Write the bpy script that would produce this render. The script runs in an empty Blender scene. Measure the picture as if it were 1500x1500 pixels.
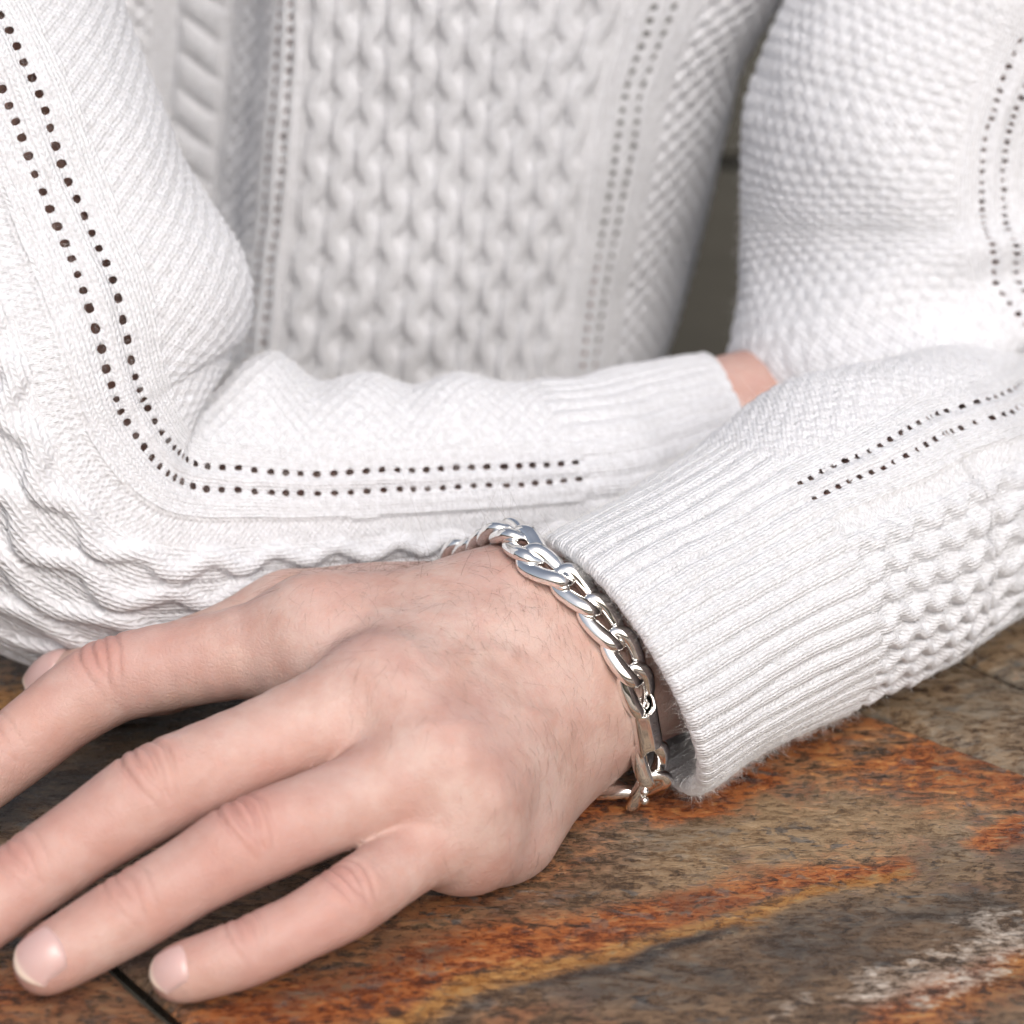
import bpy, math, random
import numpy as np
rng = np.random.default_rng(7); random.seed(7)
sc = bpy.context.scene
COL = sc.collection

# ------------------------------------------------------------------ camera
FPX = 4200.0                      # focal length in pixels of the 1500 px photograph
PITCH = math.radians(22)
FW = np.array([0, math.cos(PITCH), -math.sin(PITCH)]); RT = np.array([1., 0, 0]); UP = np.array([0, math.sin(PITCH), math.cos(PITCH)])
def ray(px, py): return FW + RT*(px-750)/FPX - UP*(py-750)/FPX
CAM = np.array([0, 0, .03]) - .62*ray(900, 1000)
def at(px, py, z):
    q = ray(px, py); return CAM + q*((z-CAM[2])/q[2])
def atY(px, py, y):
    q = ray(px, py); return CAM + q*((y-CAM[1])/q[1])
cam = bpy.data.cameras.new('camera'); co = bpy.data.objects.new('camera', cam); COL.objects.link(co)
cam.sensor_width = 36; cam.lens = 36*FPX/1500; cam.clip_start = .02; cam.clip_end = 100
co.location = CAM; co.rotation_euler = (math.pi/2-PITCH, 0, 0)
cam.dof.use_dof = True; cam.dof.focus_distance = .612; cam.dof.aperture_fstop = 13.0
sc.camera = co

# ------------------------------------------------------------------ sky and sun (bright overcast)
SUN_EL, SUN_AZ = math.radians(41), math.radians(14)     # azimuth from the camera side, turned to the right
w = bpy.data.worlds.new('World'); sc.world = w; w.use_nodes = True
nt = w.node_tree; bg = nt.nodes['Background']
sky = nt.nodes.new('ShaderNodeTexSky'); sky.sky_type = 'NISHITA'; sky.sun_disc = False
sky.sun_elevation = SUN_EL; sky.sun_rotation = math.pi - SUN_AZ
sky.air_density = 1.0; sky.dust_density = 6.0; sky.ozone_density = 1.0
hs = nt.nodes.new('ShaderNodeHueSaturation'); hs.inputs['Saturation'].default_value = .6     # cloud layer: nearly colourless sky
nt.links.new(sky.outputs[0], hs.inputs['Color']); nt.links.new(hs.outputs[0], bg.inputs[0]); bg.inputs[1].default_value = .15
sl = bpy.data.lights.new('sun', 'SUN'); so = bpy.data.objects.new('sun', sl); COL.objects.link(so)
sl.energy = 1.25; sl.angle = math.radians(40); sl.color = (1, .98, .96)
sd = np.array([math.sin(SUN_AZ)*math.cos(SUN_EL), -math.cos(SUN_AZ)*math.cos(SUN_EL), math.sin(SUN_EL)])
from mathutils import Vector
so.rotation_euler = Vector(sd).to_track_quat('Z', 'Y').to_euler()
sc.view_settings.view_transform = 'Standard'; sc.view_settings.look = 'None'; sc.view_settings.gamma = 1
sc.view_settings.exposure = .15
sc.view_settings.use_curve_mapping = False

# ------------------------------------------------------------------ helpers
def nrm(v): v = np.asarray(v, float); return v/np.maximum(np.linalg.norm(v, axis=-1, keepdims=True), 1e-12)
def sstep(a, b, x): t = np.clip((x-a)/(b-a), 0, 1); return t*t*(3-2*t)
_T = rng.random((64, 64, 64)).astype(np.float32)
def noise3(p, f):
    p = np.asarray(p)*f; i = np.floor(p).astype(int); t = p-i; t = t*t*(3-2*t); i &= 63; j = (i+1) & 63
    a = _T; x0, y0, z0 = i[..., 0], i[..., 1], i[..., 2]; x1, y1, z1 = j[..., 0], j[..., 1], j[..., 2]
    tx, ty, tz = t[..., 0], t[..., 1], t[..., 2]
    L = lambda u, v, k: u+(v-u)*k
    return L(L(L(a[x0,y0,z0], a[x1,y0,z0], tx), L(a[x0,y1,z0], a[x1,y1,z0], tx), ty),
             L(L(a[x0,y0,z1], a[x1,y0,z1], tx), L(a[x0,y1,z1], a[x1,y1,z1], tx), ty), tz)*2-1
def fbm(p, f, o=4):
    s = 0; a = 1
    for k in range(o): s = s+a*noise3(np.asarray(p)+k*.37, f*2**k); a *= .5
    return s/1.9
def mesh(name, V, Fq, mat, parent=None, smooth=True, attrs=None, uv=None):
    """V (n,3), Fq list of arrays of faces with equal vertex counts"""
    me = bpy.data.meshes.new(name)
    if not isinstance(Fq, list): Fq = [Fq]
    Fq = [np.asarray(f, np.int32) for f in Fq if len(f)]
    tot = np.concatenate([np.full(len(f), f.shape[1], np.int32) for f in Fq]); flat = np.concatenate([f.ravel() for f in Fq])
    me.vertices.add(len(V)); me.vertices.foreach_set('co', np.asarray(V, np.float32).ravel())
    me.loops.add(len(flat)); me.loops.foreach_set('vertex_index', flat)
    me.polygons.add(len(tot)); st = np.concatenate([[0], np.cumsum(tot)[:-1]]).astype(np.int32)
    me.polygons.foreach_set('loop_start', st); me.polygons.foreach_set('loop_total', tot)
    me.polygons.foreach_set('use_smooth', np.full(len(tot), smooth))
    if uv is not None:
        ul = me.uv_layers.new(name='UVMap'); ul.data.foreach_set('uv', np.asarray(uv, np.float32)[flat].ravel())
    for k, a in (attrs or {}).items():
        a = np.asarray(a, np.float32)
        if a.ndim == 1: at_ = me.attributes.new(k, 'FLOAT', 'POINT'); at_.data.foreach_set('value', a)
        else: at_ = me.attributes.new(k, 'FLOAT_VECTOR', 'POINT'); at_.data.foreach_set('vector', a.ravel())
    me.update(calc_edges=True); me.validate()
    if mat: me.materials.append(mat)
    o = bpy.data.objects.new(name, me); COL.objects.link(o); o.parent = parent
    return o
def empty(name, loc=(0, 0, 0)):
    o = bpy.data.objects.new(name, None); COL.objects.link(o); o.location = loc; o.empty_display_size = .02; return o
def tag(o, label=None, cat=None, group=None, kind=None):
    for k, v in (('label', label), ('category', cat), ('group', group), ('kind', kind)):
        if v: o[k] = v
    return o
def gridfaces(n, m, wrap=False):
    """n rows, m columns"""
    i = np.arange(n-1)[:, None]; j = np.arange(m if wrap else m-1)[None]; k = (j+1) % m
    return np.stack([i*m+j, i*m+k, (i+1)*m+k, (i+1)*m+j], -1).reshape(-1, 4)
def catmull(P, ts):
    """centripetal-free uniform Catmull-Rom, ts in [0, n-1]"""
    P = np.asarray(P, float); n = len(P); Q = np.vstack([2*P[0]-P[1], P, 2*P[-1]-P[-2]])
    i = np.clip(np.floor(ts).astype(int), 0, n-2); t = (ts-i)[:, None]
    a, b, c, d = Q[i], Q[i+1], Q[i+2], Q[i+3]
    return .5*((2*b)+(c-a)*t+(2*a-5*b+4*c-d)*t**2+(-a+3*b-3*c+d)*t**3)
def resample(P, R, n):
    ts = np.linspace(0, len(P)-1, 4000); C = catmull(np.column_stack([P, R]), ts)
    L = np.concatenate([[0], np.cumsum(np.linalg.norm(np.diff(C[:, :3], axis=0), axis=1))])
    s = np.linspace(0, L[-1], n) if np.isscalar(n) else np.asarray(n)
    out = np.column_stack([np.interp(s, L, C[:, k]) for k in range(C.shape[1])])
    u = np.interp(s, L, ts)
    return out[:, :3], out[:, 3:], s, u

# ------------------------------------------------------------------ node material helper
class NT:
    def __init__(s, name):
        s.m = bpy.data.materials.new(name); s.m.use_nodes = True; s.t = s.m.node_tree; s.b = s.t.nodes['Principled BSDF']; s.out = s.t.nodes['Material Output']
    def n(s, ty, **kw):
        nd = s.t.nodes.new('ShaderNode'+ty)
        for k, v in kw.items(): setattr(nd, k, v)
        return nd
    def set(s, sock, v):
        if hasattr(v, 'is_output') or isinstance(v, bpy.types.NodeSocket): s.t.links.new(v, sock)
        else: sock.default_value = v
    def math(s, op, a, b=0.0, c=None):
        nd = s.n('Math', operation=op); s.set(nd.inputs[0], a); s.set(nd.inputs[1], b)
        if c is not None: s.set(nd.inputs[2], c)
        return nd.outputs[0]
    def attr(s, name):
        nd = s.n('Attribute'); nd.attribute_name = name; return nd
    def mix(s, f, a, b, ty='MIX'):
        nd = s.n('Mix', data_type='RGBA', blend_type=ty); s.set(nd.inputs[0], f); s.set(nd.inputs[6], a); s.set(nd.inputs[7], b); return nd.outputs[2]
    def noise(s, scale, detail=4, rough=.55, vec=None, dist=0):
        nd = s.n('TexNoise'); nd.inputs['Scale'].default_value = scale; nd.inputs['Detail'].default_value = detail; nd.inputs['Roughness'].default_value = rough; nd.inputs['Distortion'].default_value = dist
        if vec is not None: s.set(nd.inputs['Vector'], vec)
        return nd.outputs[0]
    def ramp(s, f, pts):
        nd = s.n('ValToRGB'); e = nd.color_ramp.elements
        while len(e) < len(pts): e.new(.5)
        for el, (p, c) in zip(e, pts): el.position = p; el.color = c if len(c) == 4 else (*c, 1)
        s.set(nd.inputs[0], f); return nd.outputs[0]
    def maprange(s, v, a, b, c, d):
        nd = s.n('MapRange'); s.set(nd.inputs[0], v)
        for i, x in enumerate((a, b, c, d)): nd.inputs[i+1].default_value = x
        return nd.outputs[0]
    def bump(s, h, dist, strength=1, prev=None):
        nd = s.n('Bump'); nd.inputs['Strength'].default_value = strength; nd.inputs['Distance'].default_value = dist; s.set(nd.inputs['Height'], h)
        if prev is not None: s.set(nd.inputs['Normal'], prev)
        return nd.outputs[0]
    def objco(s): return s.n('TexCoord').outputs['Object']
    def uv(s): return s.n('TexCoord').outputs['UV']

def wool_material():
    k = NT('cream_wool'); b = k.b
    oc = k.objco()
    sep = k.n('SeparateXYZ'); k.set(sep.inputs[0], k.uv())
    wob = k.noise(260, 2, .5, oc); wob2 = k.noise(330, 2, .5, oc)
    u = k.math('ADD', sep.outputs[0], k.math('MULTIPLY', k.math('SUBTRACT', wob, .5), .35))
    v = k.math('ADD', sep.outputs[1], k.math('MULTIPLY', k.math('SUBTRACT', wob2, .5), .5))
    fu = k.math('SUBTRACT', k.math('FRACT', u), .5)
    au = k.math('ABSOLUTE', fu)
    vv = k.math('ADD', v, k.math('MULTIPLY', au, 1.5))            # legs of each stitch slant into a V
    leg = k.math('SINE', k.math('MULTIPLY', vv, 2*math.pi))
    leg = k.math('POWER', k.math('MULTIPLY_ADD', leg, .5, .5), .7)
    col = k.math('SUBTRACT', 1.0, k.math('POWER', k.math('MULTIPLY', k.math('ABSOLUTE', k.math('SUBTRACT', au, .25)), 4.0), 2.0))
    V = k.math('MULTIPLY', k.math('MULTIPLY_ADD', leg, .55, .45), col)
    # purl bumps: small staggered half rings
    row = k.math('FLOOR', k.math('MULTIPLY', v, 2.0))
    pu = k.math('SINE', k.math('MULTIPLY', k.math('ADD', u, k.math('MULTIPLY', row, .5)), 2*math.pi))
    pv = k.math('SINE', k.math('MULTIPLY', v, 4*math.pi))
    Pp = k.math('MULTIPLY_ADD', k.math('MULTIPLY', pu, k.math('ABSOLUTE', pv)), .5, .5)
    vm = k.attr('stitch').outputs['Fac']
    mx = k.n('Mix', data_type='FLOAT'); k.set(mx.inputs[0], vm); k.set(mx.inputs[2], Pp); k.set(mx.inputs[3], V)
    fib = k.noise(2600, 3, .65, oc); fib2 = k.noise(900, 3, .6, oc)
    h = k.math('ADD', mx.outputs[0], k.math('MULTIPLY', fib2, .55))
    bn = k.bump(h, .0007, .65); bn = k.bump(fib, .0003, .5, bn)
    k.set(b.inputs['Normal'], bn)
    c = k.mix(k.maprange(k.noise(700, 3, .6, oc), .35, .7, 0, 1), (.58, .582, .61, 1), (.71, .72, .76, 1))
    k.set(b.inputs['Base Color'], c)
    b.inputs['Roughness'].default_value = .95; b.inputs['Specular IOR Level'].default_value = .15
    b.inputs['Sheen Weight'].default_value = .25; b.inputs['Sheen Roughness'].default_value = .6
    b.inputs['Subsurface Weight'].default_value = .12; b.inputs['Subsurface Radius'].default_value = (1, .95, .9); b.inputs['Subsurface Scale'].default_value = .002
    return k.m
def fuzz_material():
    k = NT('wool_fibre'); k.b.inputs['Base Color'].default_value = (.82, .81, .80, 1); k.b.inputs['Roughness'].default_value = .7
    return k.m
def skin_material():
    k = NT('skin'); b = k.b; oc = k.objco()
    red = k.attr('red').outputs['Fac']; pale = k.attr('pale').outputs['Fac']
    n1 = k.noise(90, 4, .6, oc); n2 = k.noise(420, 3, .6, oc)
    base = k.mix(k.maprange(n1, .40, .62, 0, 1), (.51, .37, .325, 1), (.44, .285, .24, 1)); base = k.mix(k.maprange(k.noise(170, 5, .65, oc), .50, .68, 0, .24), base, (.42, .215, .185, 1)); base = k.mix(k.maprange(k.noise(38, 3, .5, oc), .52, .68, 0, .25), base, (.42, .30, .28, 1))
    base = k.mix(red, base, (.41, .20, .17, 1))
    base = k.mix(pale, base, (.60, .42, .33, 1))
    base = k.mix(k.math('MULTIPLY', k.maprange(n2, .5, .75, 0, 1), .25), base, (.50, .26, .20, 1))
    k.set(b.inputs['Base Color'], base)
    vo = k.n('TexVoronoi', feature='DISTANCE_TO_EDGE'); vo.inputs['Scale'].default_value = 900
    mp = k.n('Mapping'); mp.inputs['Scale'].default_value = (1, 1.0, 1.0); k.set(mp.inputs[0], oc)
    wv = k.n('VectorMath', operation='ADD'); k.set(wv.inputs[0], mp.outputs[0]); 
    ns = k.n('TexNoise'); ns.inputs['Scale'].default_value = 300; k.set(ns.inputs['Vector'], oc)
    ms = k.n('VectorMath', operation='SCALE'); k.set(ms.inputs[0], ns.outputs[1]); ms.inputs[3].default_value = .0016
    k.set(wv.inputs[1], ms.outputs[0]); k.set(vo.inputs['Vector'], wv.outputs[0])
    cre = k.maprange(vo.outputs['Distance'], 0, .25, 0, 1)
    bn = k.bump(cre, .00016, .24); bn = k.bump(k.noise(1500, 4, .65, oc), .00022, .6, bn); bn = k.bump(k.noise(240, 4, .6, oc), .0006, .35, bn)
    k.set(b.inputs['Normal'], bn)
    k.set(b.inputs['Roughness'], k.maprange(n2, .3, .7, .48, .64)); b.inputs['Specular IOR Level'].default_value = .42
    b.inputs['Subsurface Weight'].default_value = .18; b.inputs['Subsurface Radius'].default_value = (1, .32, .18); b.inputs['Subsurface Scale'].default_value = .0035
    return k.m
def nail_material():
    k = NT('fingernail'); b = k.b
    tip = k.attr('tip').outputs['Fac']
    k.set(b.inputs['Base Color'], k.mix(tip, (.52, .35, .33, 1), (.70, .57, .48, 1)))
    b.inputs['Roughness'].default_value = .28; b.inputs['Subsurface Weight'].default_value = .3; b.inputs['Subsurface Radius'].default_value = (1, .5, .4); b.inputs['Subsurface Scale'].default_value = .002
    return k.m
def hair_material():
    k = NT('arm_hair'); k.b.inputs['Base Color'].default_value = (.09, .05, .032, 1); k.b.inputs['Roughness'].default_value = .45; return k.m
def steel_material():
    k = NT('polished_steel'); b = k.b; oc = k.objco()
    b.inputs['Base Color'].default_value = (.90, .89, .875, 1); b.inputs['Metallic'].default_value = 1
    k.set(b.inputs['Roughness'], k.maprange(k.noise(500, 4, .6, oc), .3, .8, .05, .14))
    k.set(b.inputs['Normal'], k.bump(k.noise(350, 2, .5, oc), .0001, .15))
    return k.m
def slate_material():
    k = NT('multicolour_slate'); b = k.b; oc = k.objco()
    A = k.attr('m1'); B = k.attr('m2')
    sa = k.n('SeparateXYZ'); k.set(sa.inputs[0], A.outputs['Vector']); sb = k.n('SeparateXYZ'); k.set(sb.inputs[0], B.outputs['Vector'])
    rust, tan, dark = sa.outputs; grey, white, gold = sb.outputs
    def stretched(x, ang=-40):
        mp = k.n('Mapping'); mp.inputs['Rotation'].default_value = (0, 0, math.radians(ang)); mp.inputs['Scale'].default_value = (1, x, 1); k.set(mp.inputs[0], oc); return mp.outputs[0]
    S2, S4 = stretched(1.7), stretched(3.2)
    f0 = k.noise(45, 8, .70, S2, 1.0); f1 = k.noise(110, 8, .72, S4, .8); f2 = k.noise(420, 6, .70, S2, .5); f3 = k.noise(1500, 4, .6, oc); f4 = k.noise(230, 7, .72, oc, .6)
    def C(x): return k.math('SUBTRACT', x, .5)
    def m(mask, lo=.25, hi=.75, top=1.0):      # grain decides where each mineral layer shows
        x = mask
        for f, a in ((f0, 1.6), (f1, 1.2), (f2, 1.0), (f4, 1.2)): x = k.math('MULTIPLY_ADD', C(f), a, x)
        return k.maprange(x, lo, hi, 0, top)
    g = k.math('MULTIPLY_ADD', C(f4), .9, k.math('MULTIPLY_ADD', C(f2), .7, f1))
    c = k.ramp(g, [(.30, (.045, .029, .020)), (.48, (.125, .078, .046)), (.68, (.27, .175, .105))])
    c = k.mix(m(tan, top=.9), c, k.ramp(g, [(.28, (.13, .080, .045)), (.5, (.29, .195, .112)), (.72, (.40, .29, .18))]))
    c = k.mix(m(grey, top=.85), c, k.ramp(g, [(.28, (.050, .045, .040)), (.5, (.135, .118, .096)), (.72, (.27, .235, .19))]))
    c = k.mix(m(rust, top=.92), c, k.ramp(g, [(.26, (.035, .014, .010)), (.42, (.170, .042, .014)), (.56, (.36, .105, .026)), (.74, (.52, .24, .085))]))
    c = k.mix(m(gold, top=.9), c, k.ramp(g, [(.22, (.10, .040, .014)), (.48, (.32, .135, .032)), (.75, (.55, .32, .11))]))
    c = k.mix(m(dark, top=.9), c, k.ramp(g, [(.25, (.016, .016, .017)), (.55, (.052, .050, .048)), (.8, (.15, .12, .085))]))
    c = k.mix(m(white, .35, .85), c, k.ramp(g, [(.25, (.28, .22, .17)), (.55, (.48, .40, .33)), (.8, (.64, .57, .50))]))
    # slate-grey scabs and small pits with crisp edges, gathered in patches
    patch = k.maprange(k.noise(28, 4, .6, S2), .42, .60, 0, 1)
    scab = k.math('MULTIPLY', k.maprange(k.noise(150, 5, .62, S2, .6), .555, .60, 0, 1), patch)
    c = k.mix(k.math('MULTIPLY', scab, .8), c, k.ramp(g, [(.3, (.040, .042, .044)), (.7, (.15, .145, .135))]))
    pit = k.math('MULTIPLY', k.maprange(k.noise(430, 3, .55, S2), .60, .645, 0, 1), k.maprange(k.noise(60, 3, .6, oc), .40, .58, .15, 1))
    c = k.mix(k.math('MULTIPLY', pit, .6), c, (.022, .022, .023, 1))
    fl = k.maprange(f3, .56, .72, 0, .32); c = k.mix(fl, c, (.04, .03, .024, 1))
    k.set(b.inputs['Base Color'], c)
    k.set(b.inputs['Roughness'], k.maprange(g, .25, .75, .18, .42)); b.inputs['Specular IOR Level'].default_value = .4
    h = k.math('MULTIPLY_ADD', f2, .5, f1); h = k.math('SUBTRACT', h, k.math('MULTIPLY', pit, .5)); h = k.math('MULTIPLY_ADD', scab, .25, h); h = k.math('MULTIPLY_ADD', f4, .6, h)
    k.set(b.inputs['Normal'], k.bump(h, .0013, .6))
    return k.m
def plank_material():
    k = NT('dark_weathered_plank'); oc = k.objco()
    mp = k.n('Mapping'); mp.inputs['Scale'].default_value = (1, 14, 14); k.set(mp.inputs[0], oc)
    f = k.noise(12, 5, .6, mp.outputs[0])
    k.set(k.b.inputs['Base Color'], k.mix(f, (.045, .042, .034, 1), (.075, .070, .058, 1))); k.b.inputs['Roughness'].default_value = .8
    return k.m
def ground_material():
    k = NT('dark_paving'); k.set(k.b.inputs['Base Color'], k.mix(k.noise(20, 5, .6), (.05, .048, .043, 1), (.09, .085, .075, 1))); k.b.inputs['Roughness'].default_value = .9
    return k.m
WOOL = wool_material(); FUZZ = fuzz_material(); SKIN = skin_material(); NAIL = nail_material(); HAIR = hair_material()
STEEL = steel_material(); SLATE = slate_material(); PLANK = plank_material(); GROUND = ground_material()

# ------------------------------------------------------------------ setting: ground, plank wall behind
g = 4.0
tag(mesh('ground', [(-g, -g, -.72), (g, -g, -.72), (g, g, -.72), (-g, g, -.72)], [[(0, 1, 2, 3)]], GROUND), kind='structure')
def box_mesh(name, sx, sy, sz, bev, mat, parent=None):
    import bmesh
    bm = bmesh.new(); bmesh.ops.create_cube(bm, size=1)
    for v in bm.verts: v.co = (v.co.x*sx, v.co.y*sy, v.co.z*sz)
    bmesh.ops.bevel(bm, geom=bm.edges[:], offset=bev, segments=2, affect='EDGES')
    me = bpy.data.meshes.new(name); bm.to_mesh(me); bm.free(); me.materials.append(mat)
    o = bpy.data.objects.new(name, me); COL.objects.link(o); o.parent = parent; return o
wall = empty('plank_wall', (0, .62, -.72)); tag(wall, 'dark weathered wall of horizontal planks behind the person', 'wall')
pl0 = box_mesh('plank', 2.2, .03, .136, .004, PLANK, wall); pl0.location = (0, 0, .07)
for i in range(1, 8):
    p = pl0.copy(); COL.objects.link(p); p.parent = wall; p.location = (0, .002*(i % 2), .07+.14*i)

# ------------------------------------------------------------------ slate table: separate slabs laid edge to edge
table = empty('slate_table', tuple(at(900, 1300, 0)*np.array([1, 1, 0])))
tag(table, 'table topped with rust, tan and charcoal slate slabs under the crossed forearms', 'table')
TORG = np.array(table.location)
def seg_d(p, a, b):
    a = np.asarray(a)[:2]; b = np.asarray(b)[:2]; d = b-a; t = np.clip(((p-a)@d)/(d@d), 0, 1); return np.linalg.norm(p-(a+t[:, None]*d), axis=1), t
def stroke(p, pts, w0, w1=None):
    """soft brush along pixel points lying on the table top; widths in metres"""
    w1 = w1 or w0; out = np.zeros(len(p)); P = [at(x, y, 0) for x, y in pts]; n = len(P)-1
    for k in range(n):
        d, t = seg_d(p, P[k], P[k+1]); w = w0+(w1-w0)*(k+t)/n; out = np.maximum(out, 1-sstep(0, 1.7, d/w))
    return out
def slate_masks(xy, tone):
    p3 = np.column_stack([xy, np.zeros(len(xy))]); c, s = math.cos(.66), math.sin(.66)
    q = np.column_stack([xy[:, 0]*c+xy[:, 1]*s, (-xy[:, 0]*s+xy[:, 1]*c)*3.0, np.zeros(len(xy))])
    wq = q+.012*np.column_stack([fbm(p3, 25), fbm(p3+3, 25), 0*xy[:, 0]])
    N = lambda o, f: fbm(wq+o, f)
    pw = xy+.009*np.column_stack([fbm(p3+7, 40, 5), fbm(p3+9, 40, 5)])
    rust = .14+.5*N(1.1, 14); tan = .28+.5*N(2.3, 16); dark = .06+.5*N(3.7, 16); grey = .16+.5*N(4.1, 18); white = -.55+.5*N(5.9, 30); gold = -.25+.5*N(6.3, 20)
    if tone == 'main':
        rust += .06; grey -= .10
        r = stroke(pw, [(380, 1500), (700, 1410), (940, 1340), (1230, 1270), (1330, 1262)], .010, .004); rust += .80*r; tan -= .2*r
        gq = stroke(pw, [(560, 1500), (760, 1440), (960, 1370), (1110, 1330), (1340, 1265)], .007, .003); gold += 1.05*gq
        k = stroke(pw, [(500, 1535), (690, 1495), (850, 1425), (1060, 1350)], .0016); dark += .5*k
        r2 = stroke(pw, [(1060, 1120), (1160, 1085), (1290, 1105), (1420, 1140), (1500, 1170)], .024, .020); rust += .42*r2; gold += .22*r2; tan += .2*r2
        r5 = stroke(pw, [(880, 1190), (1000, 1185), (1090, 1140)], .008); rust += .55*r5
        t = stroke(pw, [(1000, 1230), (1150, 1215), (1300, 1200), (1440, 1200)], .016); tan += .75*t; dark -= .3*t; rust -= .2*t
        t2 = stroke(pw, [(1000, 1330), (1200, 1310), (1400, 1270)], .010); tan += .45*t2
        b = stroke(pw, [(700, 1300), (850, 1240), (960, 1220)], .016); grey += .28*b; dark += .08*b; tan -= .25*b
        gg = stroke(pw, [(1150, 1150), (1240, 1165), (1330, 1140)], .007); grey += .5*gg
        wv = stroke(pw, [(1280, 1445), (1390, 1425), (1500, 1360)], .013, .015); white += 1.05*wv
        wv2 = stroke(pw, [(1120, 1500), (1160, 1460)], .004); white += .95*wv2
        wv3 = stroke(pw, [(930, 1215), (1060, 1225)], .0035); white += .55*wv3
        o = stroke(pw, [(1330, 1500), (1500, 1420)], .008); gold += .6*o; rust += .5*o
        d2 = stroke(pw, [(900, 1440), (1080, 1400), (1230, 1360), (1440, 1330)], .013); dark += .30*d2; grey += .35*d2; rust -= .2*d2
        d4 = stroke(pw, [(1380, 1250), (1470, 1200), (1500, 1230)], .010); dark += .34*d4; grey += .3*d4
        o2 = stroke(pw, [(1460, 1220), (1500, 1205)], .004); rust += .8*o2
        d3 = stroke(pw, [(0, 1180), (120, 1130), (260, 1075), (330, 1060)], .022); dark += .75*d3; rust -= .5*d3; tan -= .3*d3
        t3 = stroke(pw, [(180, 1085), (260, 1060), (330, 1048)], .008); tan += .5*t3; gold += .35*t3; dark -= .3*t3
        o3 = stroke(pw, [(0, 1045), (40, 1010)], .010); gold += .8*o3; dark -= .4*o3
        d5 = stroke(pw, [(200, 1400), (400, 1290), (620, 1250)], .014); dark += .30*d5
        r6 = stroke(pw, [(280, 1490), (400, 1450), (560, 1420), (720, 1400)], .008); rust += .5*r6
    elif tone == 'grey': tan += .22; grey += .30; rust -= .35; dark -= .05; gold -= .3
    elif tone == 'dark': dark += .22; rust += .25; tan -= .4; grey -= .1; gold -= .3
    return np.column_stack([rust, tan, dark]), np.column_stack([grey, white, gold])
def slab(c00, c10, c11, c01, n, m, tone, seed):
    """a slab of cleft stone: corners counter-clockwise in table coordinates"""
    u = np.linspace(0, 1, n); v = np.linspace(0, 1, m); Uu, Vv = np.meshgrid(u, v, indexing='ij'); Uu = Uu.ravel()[:, None]; Vv = Vv.ravel()[:, None]
    c = [np.asarray(x[:2]) for x in (c00, c10, c11, c01)]
    xy = (1-Uu)*(1-Vv)*c[0]+Uu*(1-Vv)*c[1]+Uu*Vv*c[2]+(1-Uu)*Vv*c[3]
    edge = np.minimum(np.minimum(Uu[:, 0], 1-Uu[:, 0])*np.linalg.norm(c[1]-c[0]), np.minimum(Vv[:, 0], 1-Vv[:, 0])*np.linalg.norm(c[3]-c[0]))
    p3 = np.column_stack([xy, np.full(len(xy), seed)])
    jit = .0007*np.column_stack([fbm(p3, 90, 3), fbm(p3+5, 90, 3)])*(edge < .002)[:, None]
    z = -.0016*(1-sstep(0, .0022, edge))-.0004+.0004*fbm(p3, 30, 3)+.00018*fbm(p3*np.array([1, 2.5, 1]), 160, 3)
    z = np.minimum(z, .0004)
    V = np.column_stack([xy+jit, z]); m1, m2 = slate_masks(xy, tone)
    Fq = gridfaces(n, m)
    idx = np.arange(n*m).reshape(n, m); rim = np.concatenate([idx[:, 0], idx[-1, 1:], idx[-2::-1, -1], idx[0, -2:0:-1]])
    low = V[rim].copy(); low[:, 2] = -.02; k0 = len(V); kk = np.arange(len(rim)); k2 = (kk+1) % len(rim)
    side = np.stack([rim[kk], k0+kk, k0+k2, rim[k2]], -1)
    V = np.vstack([V, low])-TORG; m1 = np.vstack([m1, m1[rim]]); m2 = np.vstack([m2, m2[rim]])
    return mesh('slab', V, [Fq[:, ::-1] if False else Fq, side], SLATE, table, attrs={'m1': m1, 'm2': m2})
# joints read off the table top: one at the lower left, two at the right
A0, A1 = at(0, 1262, 0), at(267, 1500, 0); B0, B1 = at(1250, 1035, 0), at(1500, 1130, 0); D0, D1 = at(1370, 945, 0), at(1500, 1000, 0)
def onl(p, q, y): t = (y-p[1])/(q[1]-p[1]); return p+(q-p)*t
YF, YB = -.17, .20
a_f, a_b = onl(A0, A1, YF), onl(A0, A1, YB); b_f, b_b = onl(B0, B1, YF), onl(B0, B1, YB); d_f, d_b = onl(D0, D1, YF), onl(D0, D1, YB)
gap = np.array([.0015, 0, 0]); gs = np.array([.0004, 0, 0])
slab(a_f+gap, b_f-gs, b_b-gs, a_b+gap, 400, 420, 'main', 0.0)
slab(b_f+gs, d_f-gs, d_b-gs, b_b+gs, 60, 300, 'grey', 1.3)
slab(d_f+gs, np.array([.50, YF, 0]), np.array([.42, YB, 0]), d_b+gs, 160, 200, 'grey', 2.1)
slab(np.array([-.34, YF, 0]), a_f-gap, a_b-gap, np.array([-.48, YB, 0]), 160, 160, 'dark', 3.7)
def plain_box(name, x0, x1, y0, y1, z0, z1, mat, parent):
    V = np.array([(x, y, z) for z in (z0, z1) for x, y in ((x0, y0), (x1, y0), (x1, y1), (x0, y1))])-TORG
    return mesh(name, V, [[(3, 2, 1, 0), (4, 5, 6, 7), (0, 1, 5, 4), (1, 2, 6, 5), (2, 3, 7, 6), (3, 0, 4, 7)]], mat, parent, smooth=False)
plain_box('table_bed', -.33, .40, -.165, .195, -.045, -.0042, PLANK, table)
plain_box('apron', -.30, .38, -.13, .17, -.11, -.0455, PLANK, table)
for lx in (-.27, .33):
    for ly in (-.10, .13): plain_box('leg', lx-.03, lx+.03, ly-.03, ly+.03, -.719, -.1105, PLANK, table)

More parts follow.
